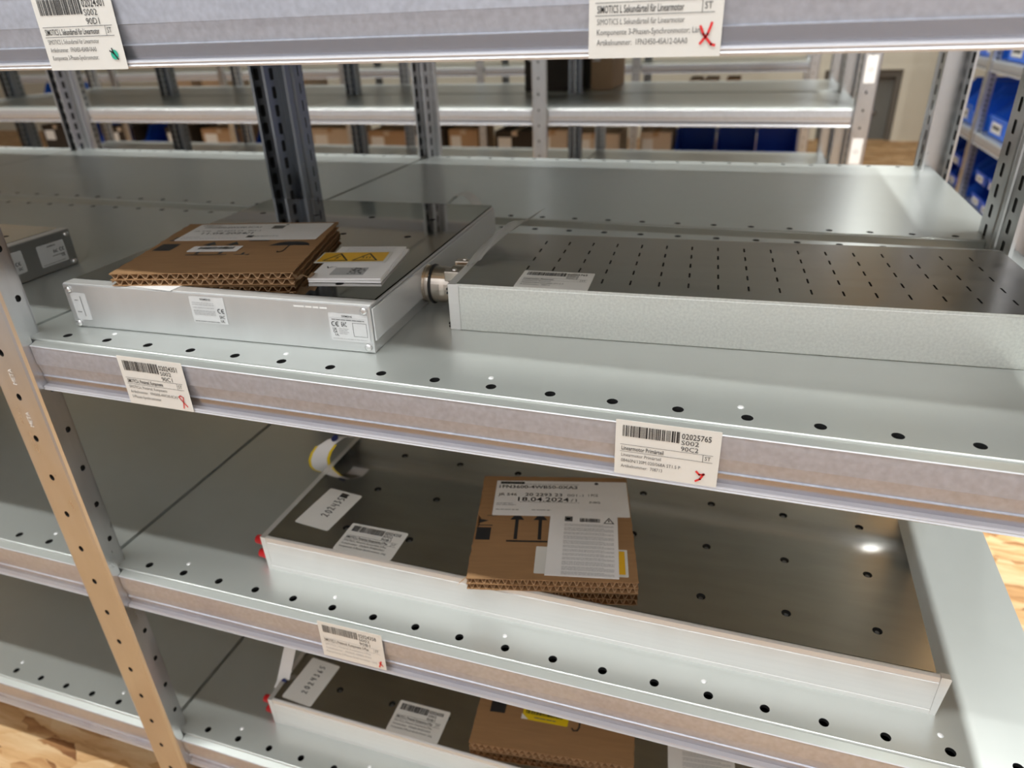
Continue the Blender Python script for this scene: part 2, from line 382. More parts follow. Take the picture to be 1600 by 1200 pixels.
def foot_mesh():
    b = MB(); b.box(-0.03, 0.03, -0.019, 0.05, 0, 0.006, M['post'], 0.001); return b.mesh('foot_plate')
UP_H = 1.2 - FLOOR
def upright_mesh(webdepth, slots, fine, mm='post', wide=None):
    """front head towards -y at y -0.019..-0.003, web behind it; z 0 is the floor"""
    b = MB(); m = M[mm]; hw, y0, y1, wx = 0.0255, -0.019, -0.003, wide or (0.0165 if slots == 1 else 0.0130)
    r = 0.004
    prof = [(-hw + 0.004, y1), (-hw, y1 - 0.001), (-hw, y0 + r), (-hw + r * 0.3, y0 + r * 0.3), (-hw + r, y0)]
    profR = [(-a, c) for a, c in prof][::-1]
    for P in (prof, profR):
        for (xa, ya), (xb, yb) in zip(P[:-1], P[1:]):
            b.face([(xa, ya, 0), (xb, yb, 0), (xb, yb, UP_H), (xa, ya, UP_H)], m)
    front = lambda a, z, d: (a, y0 + d, z)
    xa, xb = -hw + r, hw - r
    if fine:
        off = 0.0245; z = off - 0.025; k = 0
        zs = [0.0]
        while zs[-1] + 0.05 < UP_H: zs.append(zs[-1] + 0.05)
        for za in zs: b.cell(xa, xb, za, za + 0.05, -0.0015, za + HOLE_OFF, 0.0033, 0.0042, m, front, 0.006, M['dark'], 12, hollow=False)
        b.face([(xa, y0, zs[-1] + 0.05), (xb, y0, zs[-1] + 0.05), (xb, y0, UP_H), (xa, y0, UP_H)], m) if UP_H > zs[-1] + 0.0501 else None
    else:
        b.face([(xa, y0, 0), (xb, y0, 0), (xb, y0, UP_H), (xa, y0, UP_H)], m)
    # back of head
    b.face([(-hw + 0.004, y1, 0), (-wx, y1, 0), (-wx, y1, UP_H), (-hw + 0.004, y1, UP_H)], m)
    b.face([(hw - 0.004, y1, 0), (wx, y1, 0), (wx, y1, UP_H), (hw - 0.004, y1, UP_H)], m)
    yb = webdepth
    for s in (-1, 1):
        side = lambda a, z, d, s=s: (s * (wx - d), a, z)
        if slots == 0: b.face([side(y1, 0, 0), side(yb, 0, 0), side(yb, UP_H, 0), side(y1, UP_H, 0)], m)
        elif slots == 1:
            z = 0.0
            while z + 0.05 < UP_H:
                b.cell(y1, yb, z, z + 0.05, 0.0048, z + HOLE_OFF, 0.0032, 0.0036, m, side, 0.003, M['dark'], 12, hollow=False); z += 0.05
        else:
            z = 0.0
            while z + 0.025 < UP_H:
                b.cell(y1, yb, z, z + 0.025, (0.0190 if wide else 0.0130), z + 0.0125, 0.0056 if wide else 0.0046, 0.0082, m, side, 0.0012, M['dark'], 12, True, hollow=False); z += 0.025
    for q in (-1, 1): b.box(min(q * wx, q * (wx - 0.004)), max(q * wx, q * (wx - 0.004)), yb - 0.0004, yb + 0.0011, 0, UP_H, m)
    b.face([(-wx, y1 + .0005, 0), (wx, y1 + .0005, 0), (wx, y1 + .0005, UP_H), (-wx, y1 + .0005, UP_H)], M['post'])
    b.face([(-hw + 0.004, y1, UP_H), (-hw, y0 + r, UP_H), (xa, y0, UP_H), (xb, y0, UP_H), (hw, y0 + r, UP_H), (hw - 0.004, y1, UP_H)], m)
    return b.mesh('upright')
HOLE_OFF = 0.0195
PITCH = 1.0085
SH_L = 1.0025
ME = {'shelf_fine': rounded_sheet(SH_L, True), 'shelf_plain': rounded_sheet(SH_L, False), 'rail': rail_mesh(0.949), 'strip': strip_mesh(0.949), 'foot': foot_mesh(),
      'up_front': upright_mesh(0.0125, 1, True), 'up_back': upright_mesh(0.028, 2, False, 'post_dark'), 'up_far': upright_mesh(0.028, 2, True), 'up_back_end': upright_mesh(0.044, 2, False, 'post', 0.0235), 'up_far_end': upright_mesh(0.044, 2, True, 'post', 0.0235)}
def rivets():
    b = MB(); b.lathe([(-0.0002, 0.0028), (0.0006, 0.0022), (0.0010, 0.0008)], M['rivet'], (0, 0.0285, 0), 'z', 10)
    return b.mesh('rivet')
ME['rivets'] = rivets()
LEVELS = (0.897, 0.597, 0.297, 0.0, -0.3, -0.6)
def rack(label, y, first, last, fine, flip, dz=0.0, levels=LEVELS, dx=0.0, strips=False, rails=True):
    """bays first..last-1, each PITCH wide; flip = the label side faces +y"""
    root = thing('shelving_rack', label, 'shelf rack', (dx, y, 0))
    if flip: root.location = (dx, y + DEP, 0); root.rotation_euler = (0, 0, math.pi)
    sx = -1 if flip else 1
    for k in range(first, last):
        for z in levels:
            X0 = 0.003 + PITCH * k; xo = X0 if not flip else -(X0 + SH_L)
            s = obj('shelf', ME['shelf_fine' if fine else 'shelf_plain'], root, (xo, 0, z + dz))
            if rails:
                obj('label_rail', ME['rail'], s, (0.0275, 0, 0))
                if strips: obj('label_window', ME['strip'], s, (0.0275, 0, 0))
            if fine and strips:
                for x in (0.10, 0.30, 0.50, 0.70, 0.90): obj('rivet', ME['rivets'], s, (x, 0, 0))
    for k in range(first, last + 1):
        x = (PITCH * k - (0.002 if k == last else 0)) * sx
        e_ = '_end' if (k == last and not flip) or (k == last and flip) else ''
        fr = obj('upright', ME['up_front' if fine and strips else 'up_far' + e_], root, (x, 0, FLOOR)); obj('foot_plate', ME['foot'], fr)
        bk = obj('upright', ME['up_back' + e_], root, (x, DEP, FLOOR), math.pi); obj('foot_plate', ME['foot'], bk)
    return root
r1 = rack('near galvanised shelving rack holding the motor parts, label rails facing the camera', 0.0, -1, 1, True, False, strips=True)
rack('empty galvanised shelving rack back to back behind the near rack', 0.539, -2, 1, True, True, rails=True)
rack('galvanised shelving rack across the next aisle, bright front edge facing the camera', 2.0, -3, 1, False, False, dz=-0.006, dx=-0.012)
rack('galvanised shelving rack backing onto the one across the aisle, carton in painted shade on it', 2.539, -3, 1, False, True, dz=-0.006, dx=-0.012)
rack('farthest galvanised shelving rack with blue bins and cartons low down', 4.2, -5, 1, False, False, dz=0.0, dx=-0.03)
# stamped letters on the near post
fp = [c for c in r1.children if c.name.startswith('upright')]
post0 = min(fp, key=lambda o: abs(o.location.x) + abs(o.location.y))
post0.location.x = 0.0045
p = Print(0.0001)
for zc in (-0.045, -0.095, -0.295, -0.475, -0.525):
    p.text('META', 0, zc - FLOOR, 0.0065, 0.019, 'sil', False, math.pi / 2) if 'sil' in M else None
M['sil'] = M['engrave']
p = Print(0.0002)
for zc in (-0.0455, -0.0955): p.text('META', 0.0035, zc - FLOOR, 0.0055, 0.018, 'sil', False, math.pi / 2)
st = p.build(post0, 'stamped_lettering'); frame(st, (0, -0.0191, 0), (1, 0, 0), (0, 0, 1))

# perpendicular rack with bins beside the cross aisle
XR = 1.82
rr = thing('shelving_rack', 'shelving rack standing crosswise at the right, full of blue bins', 'shelf rack', (XR, 5.06, 0), -math.pi / 2)
for k in range(0, 3):
    for z in (0.35, 0.0, -0.35, -0.70):
        s = obj('shelf', ME['shelf_plain'], rr, (0.005 + PITCH * k, 0, z)); obj('label_rail', ME['rail'], s, (0.0275, 0, 0))
for k in range(0, 4):
    u = obj('upright', ME['up_far'], rr, (PITCH * k, 0, FLOOR)); obj('foot_plate', ME['foot'], u)
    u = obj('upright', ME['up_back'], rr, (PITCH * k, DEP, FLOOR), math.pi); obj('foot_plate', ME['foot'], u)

# ------------------------------------------------------------------ printed cards
def stock_print(W, H, num, loc, bold, lines, seed, bw=0.44, ink='ink', grey='greyink', ST=True):
    p = Print(); X = lambda a: a * W; Y = lambda a: a * H
    p.barcode(X(.07), Y(.715), X(.615), Y(.915), seed, ink)
    p.text(num, X(.635), Y(.80), Y(.10), X(.275), ink, True)
    if loc:
        p.text(loc[0], X(.635), Y(.695), Y(.082), X(.165), ink); p.text(loc[1], X(.635), Y(.585), Y(.082), X(.165), ink)
    p.rect(X(.05), Y(.560), X(.94), Y(.567), grey); p.rect(X(.05), Y(.432), X(.94), Y(.439), grey)
    p.text(bold, X(.065), Y(.462), Y(.078), X(bw), ink, True)
    if ST:
        p.rect(X(.845), Y(.435), X(.850), Y(.565), grey); p.text('ST', X(.865), Y(.47), Y(.07), X(.055), ink)
    for i, (t, wd) in enumerate(lines): p.text(t, X(.065), Y(.345 - i * .105), Y(.062), X(wd), grey)
    return p
def shelf_card(x, z_top, W, H, label, p, mark=None, tilt=0.0):
    o = card_mesh(W, H, M['cream'], 0.0003, 0.0006).build('shelf_label', label=label, cat='label', group='labels in the shelf rails')
    o.rotation_euler = (math.pi / 2, 0, 0)
    o.location = (x, -0.01035, z_top - H)
    p.build(o)
    if mark: mark(W, H).build(o, 'marker_mark')
    return o
def red_x(W, H):
    p = Print(0.0008); p.stroke([(W * .845, H * .30), (W * .87, H * .22), (W * .93, H * .12), (W * .955, H * .11)], 0.0014, 'redink')
    p.stroke([(W * .925, H * .33), (W * .90, H * .22), (W * .85, H * .13)], 0.0014, 'redink'); return p
def red_loop(W, H):
    p = Print(0.0008); p.stroke([(W * .93, H * .10), (W * .86, H * .23), (W * .83, H * .29), (W * .86, H * .32), (W * .90, H * .29), (W * .885, H * .20), (W * .865, H * .06)], 0.0011, 'redink'); return p
def red_hook(W, H):
    p = Print(0.0008); p.stroke([(W * .80, H * .25), (W * .83, H * .20), (W * .875, H * .215)], 0.0016, 'redink'); p.stroke([(W * .87, H * .22), (W * .84, H * .12), (W * .80, H * .075)], 0.0016, 'redink'); return p
def red_tick(W, H):
    p = Print(0.0008); p.stroke([(W * .90, H * .07), (W * .935, H * .23)], 0.0017, 'redink'); p.stroke([(W * .905, H * .20), (W * .955, H * .11)], 0.0012, 'redink'); return p
def green_dot(W, H):
    p = Print(0.0008); p.disc(W * .88, H * .19, W * .045, 'greendot')
    p.stroke([(W * .835, H * .24), (W * .875, H * .21), (W * .915, H * .13)], 0.0011, 'ink', 0.0002); p.stroke([(W * .875, H * .21), (W * .865, H * .27)], 0.0011, 'ink', 0.0002); return p
Tz = 0.297
shelf_card(0.1725, 0.2943, 0.0735, 0.0515, 'cream shelf label with green dot at the left of the topmost rail',
           stock_print(.0735, .0515, '02024301', ('S002', '90D1'), 'SIMOTICS L Sekundärteil für Linearmotor', [('SIMOTICS L Sekundärteil für Linearmotor', .66), ('Artikelnummer:  1FN3450-4SA00-0AA0', .60), ('Komponente 3-Phasen-Synchronmotor;', .60)], 1, .70), green_dot)
shelf_card(0.5903, 0.2943, 0.0752, 0.0510, 'cream shelf label with red cross on the topmost rail',
           stock_print(.0752, .051, '02024304', ('S002', '90D2'), 'SIMOTICS L Sekundärteil für Linearmotor', [('SIMOTICS L Sekundärteil für Linearmotor', .66), ('Komponente 3-Phasen-Synchronmotor; Läng', .80), ('Artikelnummer:  1FN3450-4SA12-0AA0', .69)], 2, .65), red_x)
shelf_card(0.1427, -0.0012, 0.0745, 0.0510, 'cream shelf label with red loop mark on the rail below the boxy motor',
           stock_print(.0745, .051, '02024351', ('S002', '90C1'), 'SIMOTICS-L Primärteil, Komponente', [('SIMOTICS-L Primärteil, Komponente', .60), ('Artikelnummer:  1FN3600-4WC00-0CA3', .74), ('3-Phasen-Synchronmotor', .46)], 3, .56), red_loop)
shelf_card(0.6155, -0.0008, 0.0765, 0.0480, 'cream shelf label numbered 02025765 with red hook mark on the middle rail',
           stock_print(.0765, .048, '02025765', ('S002', '90C2'), 'Linearmotor Primärteil', [('Linearmotor Primärteil', .39), ('08460N/120M 020/068A ST1.5 P', .58), ('Artikelnummer:  708713', .41)], 4, .41), red_hook)
shelf_card(0.3042, -0.2957, 0.0765, 0.0515, 'cream shelf label with red tick on the rail of the second shelf down',
           stock_print(.0765, .0515, '02024358', ('S002', '90B1'), 'SIMOTICS L Primärteil, Komponente 3-Phas', [('SIMOTICS L Primärteil, Komponente 3-Phas', .72), ('Artikelnummer:  1FN3600-4WB50-0XA3', .72), ('Komponente 3-Phasen-Synchronmotor, Läng', .80)], 5, .70, 'greyink', 'lightink'), red_tick)

# ------------------------------------------------------------------ motor parts
def screw_mb(b, p, axis, r=0.0042):
    b.lathe([(0, r), (-0.0018 if axis == 'y' else 0.0018, r * 0.9), (-0.0026 if axis == 'y' else 0.0026, r * 0.45)], M['screw'], p, axis, 12)
def plate_with_holes(b, x0, x1, y0, y1, z, xs, ys, r, m, square=None, deep=0.0013, skip=()):
    """top plate at z with a grid of holes"""
    def edges(lo, hi, c):
        return [lo] + [(p + q) / 2 for p, q in zip(c[:-1], c[1:])] + [hi]
    ex, ey = edges(x0, x1, xs), edges(y0, y1, ys)
    top = lambda a, c, d: (a, c, z - d)
    for i, cx in enumerate(xs):
        for j, cy in enumerate(ys):
            rx, ry = r if isinstance(r, tuple) else (r, r)
            if (i, j) in skip: b.face([top(ex[i], ey[j], 0), top(ex[i + 1], ey[j], 0), top(ex[i + 1], ey[j + 1], 0), top(ex[i], ey[j + 1], 0)], m)
            else: b.cell(ex[i], ex[i + 1], ey[j], ey[j + 1], cx, cy, rx, ry, m, top, deep, M['dark'], 16, bool(square), hollow=False)
def sticker(parent, name, w, h, origin, xd, yd, prt=None, m='sticker', r=0.0015):
    o = card_mesh(w, h, M[m], 0.00025, r).build(name, parent); frame(o, origin, xd, yd)
    if prt: prt.build(o)
    return o
def ce_mark(p, x, y, h):
    for k in (0, 1):
        cx = x + h * 0.5 + k * h * 0.95
        pts = [(cx + h * .48 * math.cos(t), y + h * .5 + h * .48 * math.sin(t)) for t in [math.radians(a) for a in range(70, 291, 20)]]
        p.stroke(pts, h * 0.16, 'ink')
        if k: p.stroke([(cx - h * .45, y + h * .5), (cx + h * .05, y + h * .5)], h * 0.15, 'ink')

# --- the boxy motor, middle shelf left
ma = thing('linear_motor', 'boxy silver linear motor with dark mirror top on the middle shelf, cardboard lying on it', 'motor', (0.0462, 0.0378, 0.0), math.radians(2.2))
W_, D_, H_ = 0.338, 0.372, 0.047
b = MB(); b.box(0, W_, 0, D_, 0, H_ - 0.0016, M['alu'], 0.0012); b.build('housing', ma)
b = MB(); b.box(-0.0004, W_ + 0.0004, -0.0022, 0.0, 0.0006, H_ - 0.0009, M['alu'], 0.0007); b.build('front_cover', ma)
b = MB(); b.box(-0.0005, W_ + 0.0005, -0.0006, 0.0125, H_ - 0.0017, H_ - 0.0003, M['alu_bright'], 0.0004); b.build('front_trim', ma)
b = MB(); plate_with_holes(b, 0.0015, W_ - 0.0015, 0.0127, D_ - 0.001, H_, [0.041, 0.121, 0.201, 0.284], [0.046, 0.128, 0.210, 0.288], 0.0042, M['mirror'])
b.box(0.0015, W_ - 0.0015, 0.0127, D_ - 0.001, H_ - 0.0016, H_ - 0.0014, M['mirror']); b.build('top_plate', ma)
b = MB(); b.box(W_ + 0.0004, W_ + 0.0022, 0.0, D_ - 0.002, 0.012, H_ - 0.004, M['alu_side'], 0.0006); b.build('side_strip', ma)
for x, z in ((0.006, 0.0405), (0.006, 0.0045), (W_ - 0.0055, 0.0415), (W_ - 0.0055, 0.006)):
    b = MB(); screw_mb(b, (x, -0.0022, z), 'y', 0.0036); b.build('screw', ma)
p = Print(); 
p.micro(.0035, .0085, .0205, .0012, 81, 'greyink'); p.micro(.0035, .0085, .0080, .0012, 82, 'greyink')
p.rect(.0115, .004, .0121, .0255, 'greyink')
sticker(ma, 'narrow_label', .0185, .0285, (.0058, -.0024, .0088), (1, 0, 0), (0, 0, 1), p, 'silver_sticker')
p = Print(); p.text('SIEMENS', .0125, .0236, .0018, .012, 'ink', True)
for i, y in enumerate((.0205, .0185, .0155, .0125, .0115, .0100, .0085)): p.micro(.003, .027, y, .0011, i, 'lightink')
p.micro(.002, .03, .0015, .001, 9, 'greyink'); ce_mark(p, .030, .0115, .0042); p.text('EAC', .0308, .006, .0032, .0055, 'ink', True)
p.text('UL', .031, .002, .0026, .0045, 'ink', True)
sticker(ma, 'rating_label', .0385, .0268, (.1488, -.0024, .0165), (1, 0, 0), (0, 0, 1), p, 'silver_sticker')
p = Print(); p.text('SIEMENS', .0135, .0237, .0017, .0105, 'ink', True); p.rect(.001, .0226, .038, .0228, 'lightink')
p.micro(.003, .036, .0205, .0012, 5, 'greyink'); ce_mark(p, .0025, .0145, .0042); p.text('EAC', .0122, .0145, .0044, .0052, 'ink', True)
p.text('UK', .003, .0105, .0022, .004, 'ink', True); p.text('CA', .003, .008, .0022, .004, 'ink', True); p.text('UL', .0045, .005, .002, .004, 'ink', True)
for i in range(4): p.micro(.009, .019 - .002 * (i % 2), .0118 - .0016 * i, .0009, 20 + i, 'lightink')
p.micro(.002, .036, .002, .001, 31, 'lightink')
p.stroke([(.0235, .0055), (.037, .0055), (.037, .0185), (.0235, .0185), (.0235, .0055)], .0003, 'ink')
sticker(ma, 'approval_label', .0390, .0268, (.2962, -.0024, .0105), (1, 0, 0), (0, 0, 1), p, 'silver_sticker')
b = MB(); p = Print(0.0001); p.micro(0, .034, 0, .0028, 77, 'engrave'); o = p.build(ma, 'engraving'); frame(o, (.262, -.00225, .0405), (1, 0, 0), (0, 0, 1))

# --- long slotted motor, middle shelf right
md = thing('linear_motor', 'long low linear motor with rows of slots in its top on the middle shelf', 'motor', (0.4342, 0.1180, 0.0), math.radians(3.4))
Ld, Dd, Hd = 0.512, 0.178, 0.047
b = MB(); b.box(0.006, Ld, 0, Dd, 0, Hd - 0.0022, M['alu_grain'], 0.0008); b.build('housing', md)
b = MB()
prf = [(0.0, 0.001), (0.0, 0.016), (-0.0022, 0.0165), (-0.0022, 0.020), (0.0, 0.0205), (0.0, 0.030)]
b.box(-0.0045, 0.0062, 0.0, Dd, 0.0, Hd - 0.0006, M['alu_bright'], 0.0005); b.build('end_cap', md)
b = MB()
for z in (0.0025, 0.0055, 0.0365, 0.0405): b.box(-0.0056, -0.0042, -0.0006, 0.004, z, z + 0.0016, M['dark'])
b.build('cap_notch', md)
b = MB()
sx = [0.0605 + 0.02597 * i for i in range(17)]; sy = [0.028 + 0.0292 * j for j in range(5)]
plate_with_holes(b, 0.0045, Ld, 0.0006, Dd - 0.0006, Hd, sx, sy, (0.00085, 0.0062), M['plate_dull'], True, 0.0012)
b.box(0.0045, Ld, 0.0006, Dd - 0.0006, Hd - 0.0022, Hd - 0.0020, M['plate_dull']); b.box(0.0045, Ld, 0.0002, 0.0007, Hd - 0.0023, Hd, M['alu_grain']); b.box(0.0045, Ld, Dd - 0.0007, Dd - 0.0002, Hd - 0.0023, Hd, M['alu_grain']); b.build('top_plate', md)
p = stock_print(.0690, .0475, '02025765', ('S002', '90C2'), 'Linearmotor Primärteil', [('Linearmotor Primärteil', .39), ('08460N/120M 020/068A ST1.5 P', .58), ('Artikelnummer:  708713', .41)], 4, .41)
sticker(md, 'stock_label', .0690, .0475, (.0600, -.0000, Hd + .0002), (1, 0, 0), (0, 1, 0), p)
# round plug connector
cn = MB(); o0 = (0, 0.062, 0.0232)
prof = [(-0.0600, 0.0165), (-0.0600, 0.0195)]
for i in range(8): prof += [(-0.0595 + i * 0.0017, 0.0196), (-0.0587 + i * 0.0017, 0.0188)]
prof += [(-0.0455, 0.0196), (-0.0420, 0.0196), (-0.0420, 0.0180), (-0.0395, 0.0180), (-0.0395, 0.0190), (-0.0300, 0.0190), (-0.0255, 0.0180), (-0.0200, 0.0180), (-0.0200, 0.0205), (-0.0040, 0.0205)]
cn.lathe(prof, M['nickel'], o0, 'x', 40, False); c_ = cn.build('connector', md); c_['label'] = 'threaded nickel plug connector'
b = MB(); b.lathe([(-0.0425, 0.018), (-0.0422, 0.0203), (-0.0408, 0.0207), (-0.0396, 0.0203), (-0.0394, 0.018)], M['rubber'], o0, 'x', 36); b.build('sealing_ring', c_)
b = MB(); b.lathe([(-0.0602, 0.0001), (-0.0602, 0.0164)], M['dark'], o0, 'x', 24); b.build('socket_face', c_)
for yy in (0.044, 0.078):
    b = MB(); b.box(-0.022, -0.004, yy - 0.004, yy + 0.005, 0.034, 0.0445, M['nickel'], 0.0008); screw_mb(b, (-0.012, yy, 0.0445), 'z', 0.0028); b.build('flange_block', c_)

# --- motor parts of the two lower shelves
def low_motor(label, loc, L, num_draw, lab1, lab2, seed):
    r = thing('linear_motor', label, 'motor', loc)
    D, H = 0.250, 0.047
    b = MB(); b.box(0.004, L - 0.004, 0.004, D - 0.004, 0.0, H - 0.0024, M['alu'], 0.001); b.build('housing', r)
    for yy, sgn, nm in ((0.0, 1, 'front_rail'), (D, -1, 'rear_rail')):
        P = [(0.0002, 0), (0.0002, 0.0050), (0.0007, 0.0056), (0.0007, 0.0062), (0.0004, 0.0068), (0.0004, 0.0390), (0.0012, 0.0396), (0.0012, 0.0402), (0.0006, 0.0410), (0.0014, 0.0455), (0.0035, 0.0466), (0.0048, 0.0466), (0.0048, 0)]
        b = MB(); b.prism([(yy + sgn * a, z) for a, z in P], 0.005, L - 0.001, M['alu_bright'], lambda a, z, h: (h, a, z)); b.build(nm, r)
    b = MB(); b.prism([(0, 0), (0.0055, 0), (0.0055, 0.0468), (-0.0015, 0.0468)], 0.0, D, M['alu_bright'], lambda a, z, h: (a, h, z)); b.build('end_cap', r)
    b = MB(); b.prism([(L - 0.0008, -0.0), (L + 0.0042, 0.0), (L + 0.0075, 0.0455), (L + 0.0065, 0.0470), (L - 0.0008, 0.0470)], 0.0002, 0.006, M['alu_bright'], lambda a, z, h: (a, h, z)); b.build('end_block', r)
    xs = [0.0080 + 0.08025 * k for k in range(9)]; xs = [x for x in xs if x < L - 0.02]
    b = MB(); plate_with_holes(b, 0.0057, L - 0.004, 0.0050, D - 0.0050, H, [0.088 + 0.0803 * k for k in range(8)], [0.0418, 0.1195, 0.1980], 0.0045, M['plate'], deep=0.0020)
    b.box(0.0057, L - 0.004, 0.0050, D - 0.005, H - 0.0024, H - 0.0022, M['plate']); b.build('top_plate', r)
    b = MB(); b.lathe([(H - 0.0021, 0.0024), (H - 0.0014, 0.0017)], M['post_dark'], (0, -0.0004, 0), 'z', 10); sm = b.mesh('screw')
    for k in range(8):
        for y in (0.0418, 0.1195, 0.1980): obj('screw', sm, r, (0.088 + 0.0803 * k, y, 0))
    for z in (0.0130, 0.0335):
        b = MB(); b.lathe([(-0.0150, 0.0020), (-0.0145, 0.0052), (-0.0045, 0.0060), (-0.0040, 0.0068), (0.0, 0.0068)], M['redcap'], (0, 0.0095, z), 'x', 16); b.build('red_cap', r)
    for (w, h, o, xd, yd, pr) in (lab1, lab2): sticker(r, 'stock_label' if w > .06 else 'handwritten_label', w, h, (o[0], o[1], H + .0002), xd, yd, pr, r=0.0025)
    return r
DIG = {'2': [(0, .75), (.25, 1), (.6, .85), (.45, .5), (.05, 0), (.3, .1), (.8, .02)], '0': [(.4, 1), (.1, .7), (.1, .25), (.4, 0), (.75, .3), (.7, .8), (.4, 1)],
       '4': [(.15, 1), (.1, .5), (.75, .5), (.8, 1), (.7, 0)], '3': [(.1, .95), (.6, 1), (.35, .6), (.7, .35), (.4, 0), (.1, .1)],
       '6': [(.65, 1), (.2, .55), (.15, .15), (.45, 0), (.7, .25), (.45, .5), (.15, .3)], '5': [(.75, 1), (.2, .95), (.15, .55), (.6, .5), (.65, .15), (.1, 0)]}
def hand(txt, x, y, h, adv, scribble=False):
    p = Print()
    for i, ch in enumerate(txt):
        j = rnd.uniform(-.12, .12) * h
        p.stroke([(x + i * adv + a * h * .50, y + j + c * h) for a, c in DIG[ch]], .0011, 'ink')
    if scribble:
        q = x + len(txt) * adv
        for k in range(6): p.stroke([(q - .0006, y + h * (.05 + .18 * k)), (q + h * .5, y + h * (.15 + .17 * k))], .0014, 'ink')
        p.stroke([(q, y), (q + .0003, y + h)], .0015, 'ink'); p.stroke([(q + h * .55, y), (q + h * .6, y + h)], .0015, 'ink')
    return p
sp = lambda seed: stock_print(.0725, .0475, '02024358', ('S002', '90B1'), 'SIMOTICS L Primärteil, Komponente 3-Phas', [('SIMOTICS L Primärteil, Komponente 3-Phas', .74), ('Artikelnummer:  1FN3600-4WB50-0XA3', .74), ('Komponente 3-Phasen-Synchronmotor, Läng', .80)], seed, .72, 'ink', 'greyink')
low_motor('flat dark linear motor with red caps, white leaflet and cardboard on it, second shelf down', (0.2017, 0.0486, -0.3), 0.6965, None,
          (.0712, .0480, (.2714 - .2017, .0785 - .0486), (.1, 1, 0), (-1, .1, 0), hand('202435', .021, .0165, .0100, .0066, True)),
          (.0723, .0475, (.2929 - .2017, .0522 - .0486), (1, 0, 0), (0, 1, 0), sp(5)), 5)
low_motor('flat dark linear motor with red caps on the lowest shelf, handwritten number 2024365', (0.1415, 0.0508, -0.6), 0.6965, None,
          (.0712, .0478, (.2047 - .1415, .0563 - .0508), (.07, 1, 0), (-1, .07, 0), hand('2024365', .0155, .019, .0085, .0072)),
          (.0735, .0478, (.3190 - .1415, .0540 - .0508), (1, .01, 0), (-.01, 1, 0), sp(6)), 6)

# --- motor box in the left bay
ml = thing('linear_motor', 'linear motor half hidden behind the near post in the left bay', 'motor', (-0.1400, 0.2115, 0.0), math.radians(-90))
W2, D2 = 0.188, 0.36
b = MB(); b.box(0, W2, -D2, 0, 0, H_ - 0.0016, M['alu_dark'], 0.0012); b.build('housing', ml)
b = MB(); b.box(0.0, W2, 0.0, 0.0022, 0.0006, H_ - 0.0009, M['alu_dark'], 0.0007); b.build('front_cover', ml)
b = MB(); plate_with_holes(b, 0.0015, W2 - 0.0015, -D2 + 0.001, -0.0127, H_, [0.05, 0.13], [-0.30, -0.20, -0.11, -0.045], 0.0042, M['plate']); b.box(0.0015, W2 - 0.0015, -D2 + 0.001, -0.0127, H_ - 0.0016, H_ - 0.0014, M['plate']); b.build('top_plate', ml)
b = MB(); b.box(0.0, W2, -0.0125, 0.0006, H_ - 0.0017, H_ - 0.0003, M['alu_bright'], 0.0004); b.build('front_trim', ml)
for x, z in ((0.006, 0.0405), (0.006, 0.0055)):
    b = MB(); b.lathe([(0.0022, 0.0036), (0.0042, 0.0032), (0.0048, 0.0016)], M['screw'], (x, 0, z), 'y', 12); b.build('screw', ml)
p = Print(); ce_mark(p, .030, .014, .004); p.text('EAC', .021, .014, .0036, .006, 'ink', True); p.text('UL', .031, .007, .003, .005, 'ink', True); p.text('SIEMENS', .014, .0225, .0018, .012, 'ink', True); p.micro(.002, .034, .002, .001, 3, 'greyink'); p.micro(.018, .036, .010, .001, 4, 'greyink')
sticker(ml, 'approval_label', .039, .0268, (.052, .0024, .0095), (-1, 0, 0), (0, 0, 1), p, 'silver_sticker')
p = Print(); ce_mark(p, .026, .010, .004); p.text('EAC', .028, .004, .0034, .0055, 'ink', True); 
for i, y in enumerate((.020, .017, .014, .011, .008, .005)): p.micro(.003, .023, y, .0014, i + 40, 'greyink')
sticker(ml, 'rating_label', .0385, .0268, (.1105, .0024, .0120), (-1, 0, 0), (0, 0, 1), p, 'silver_sticker')

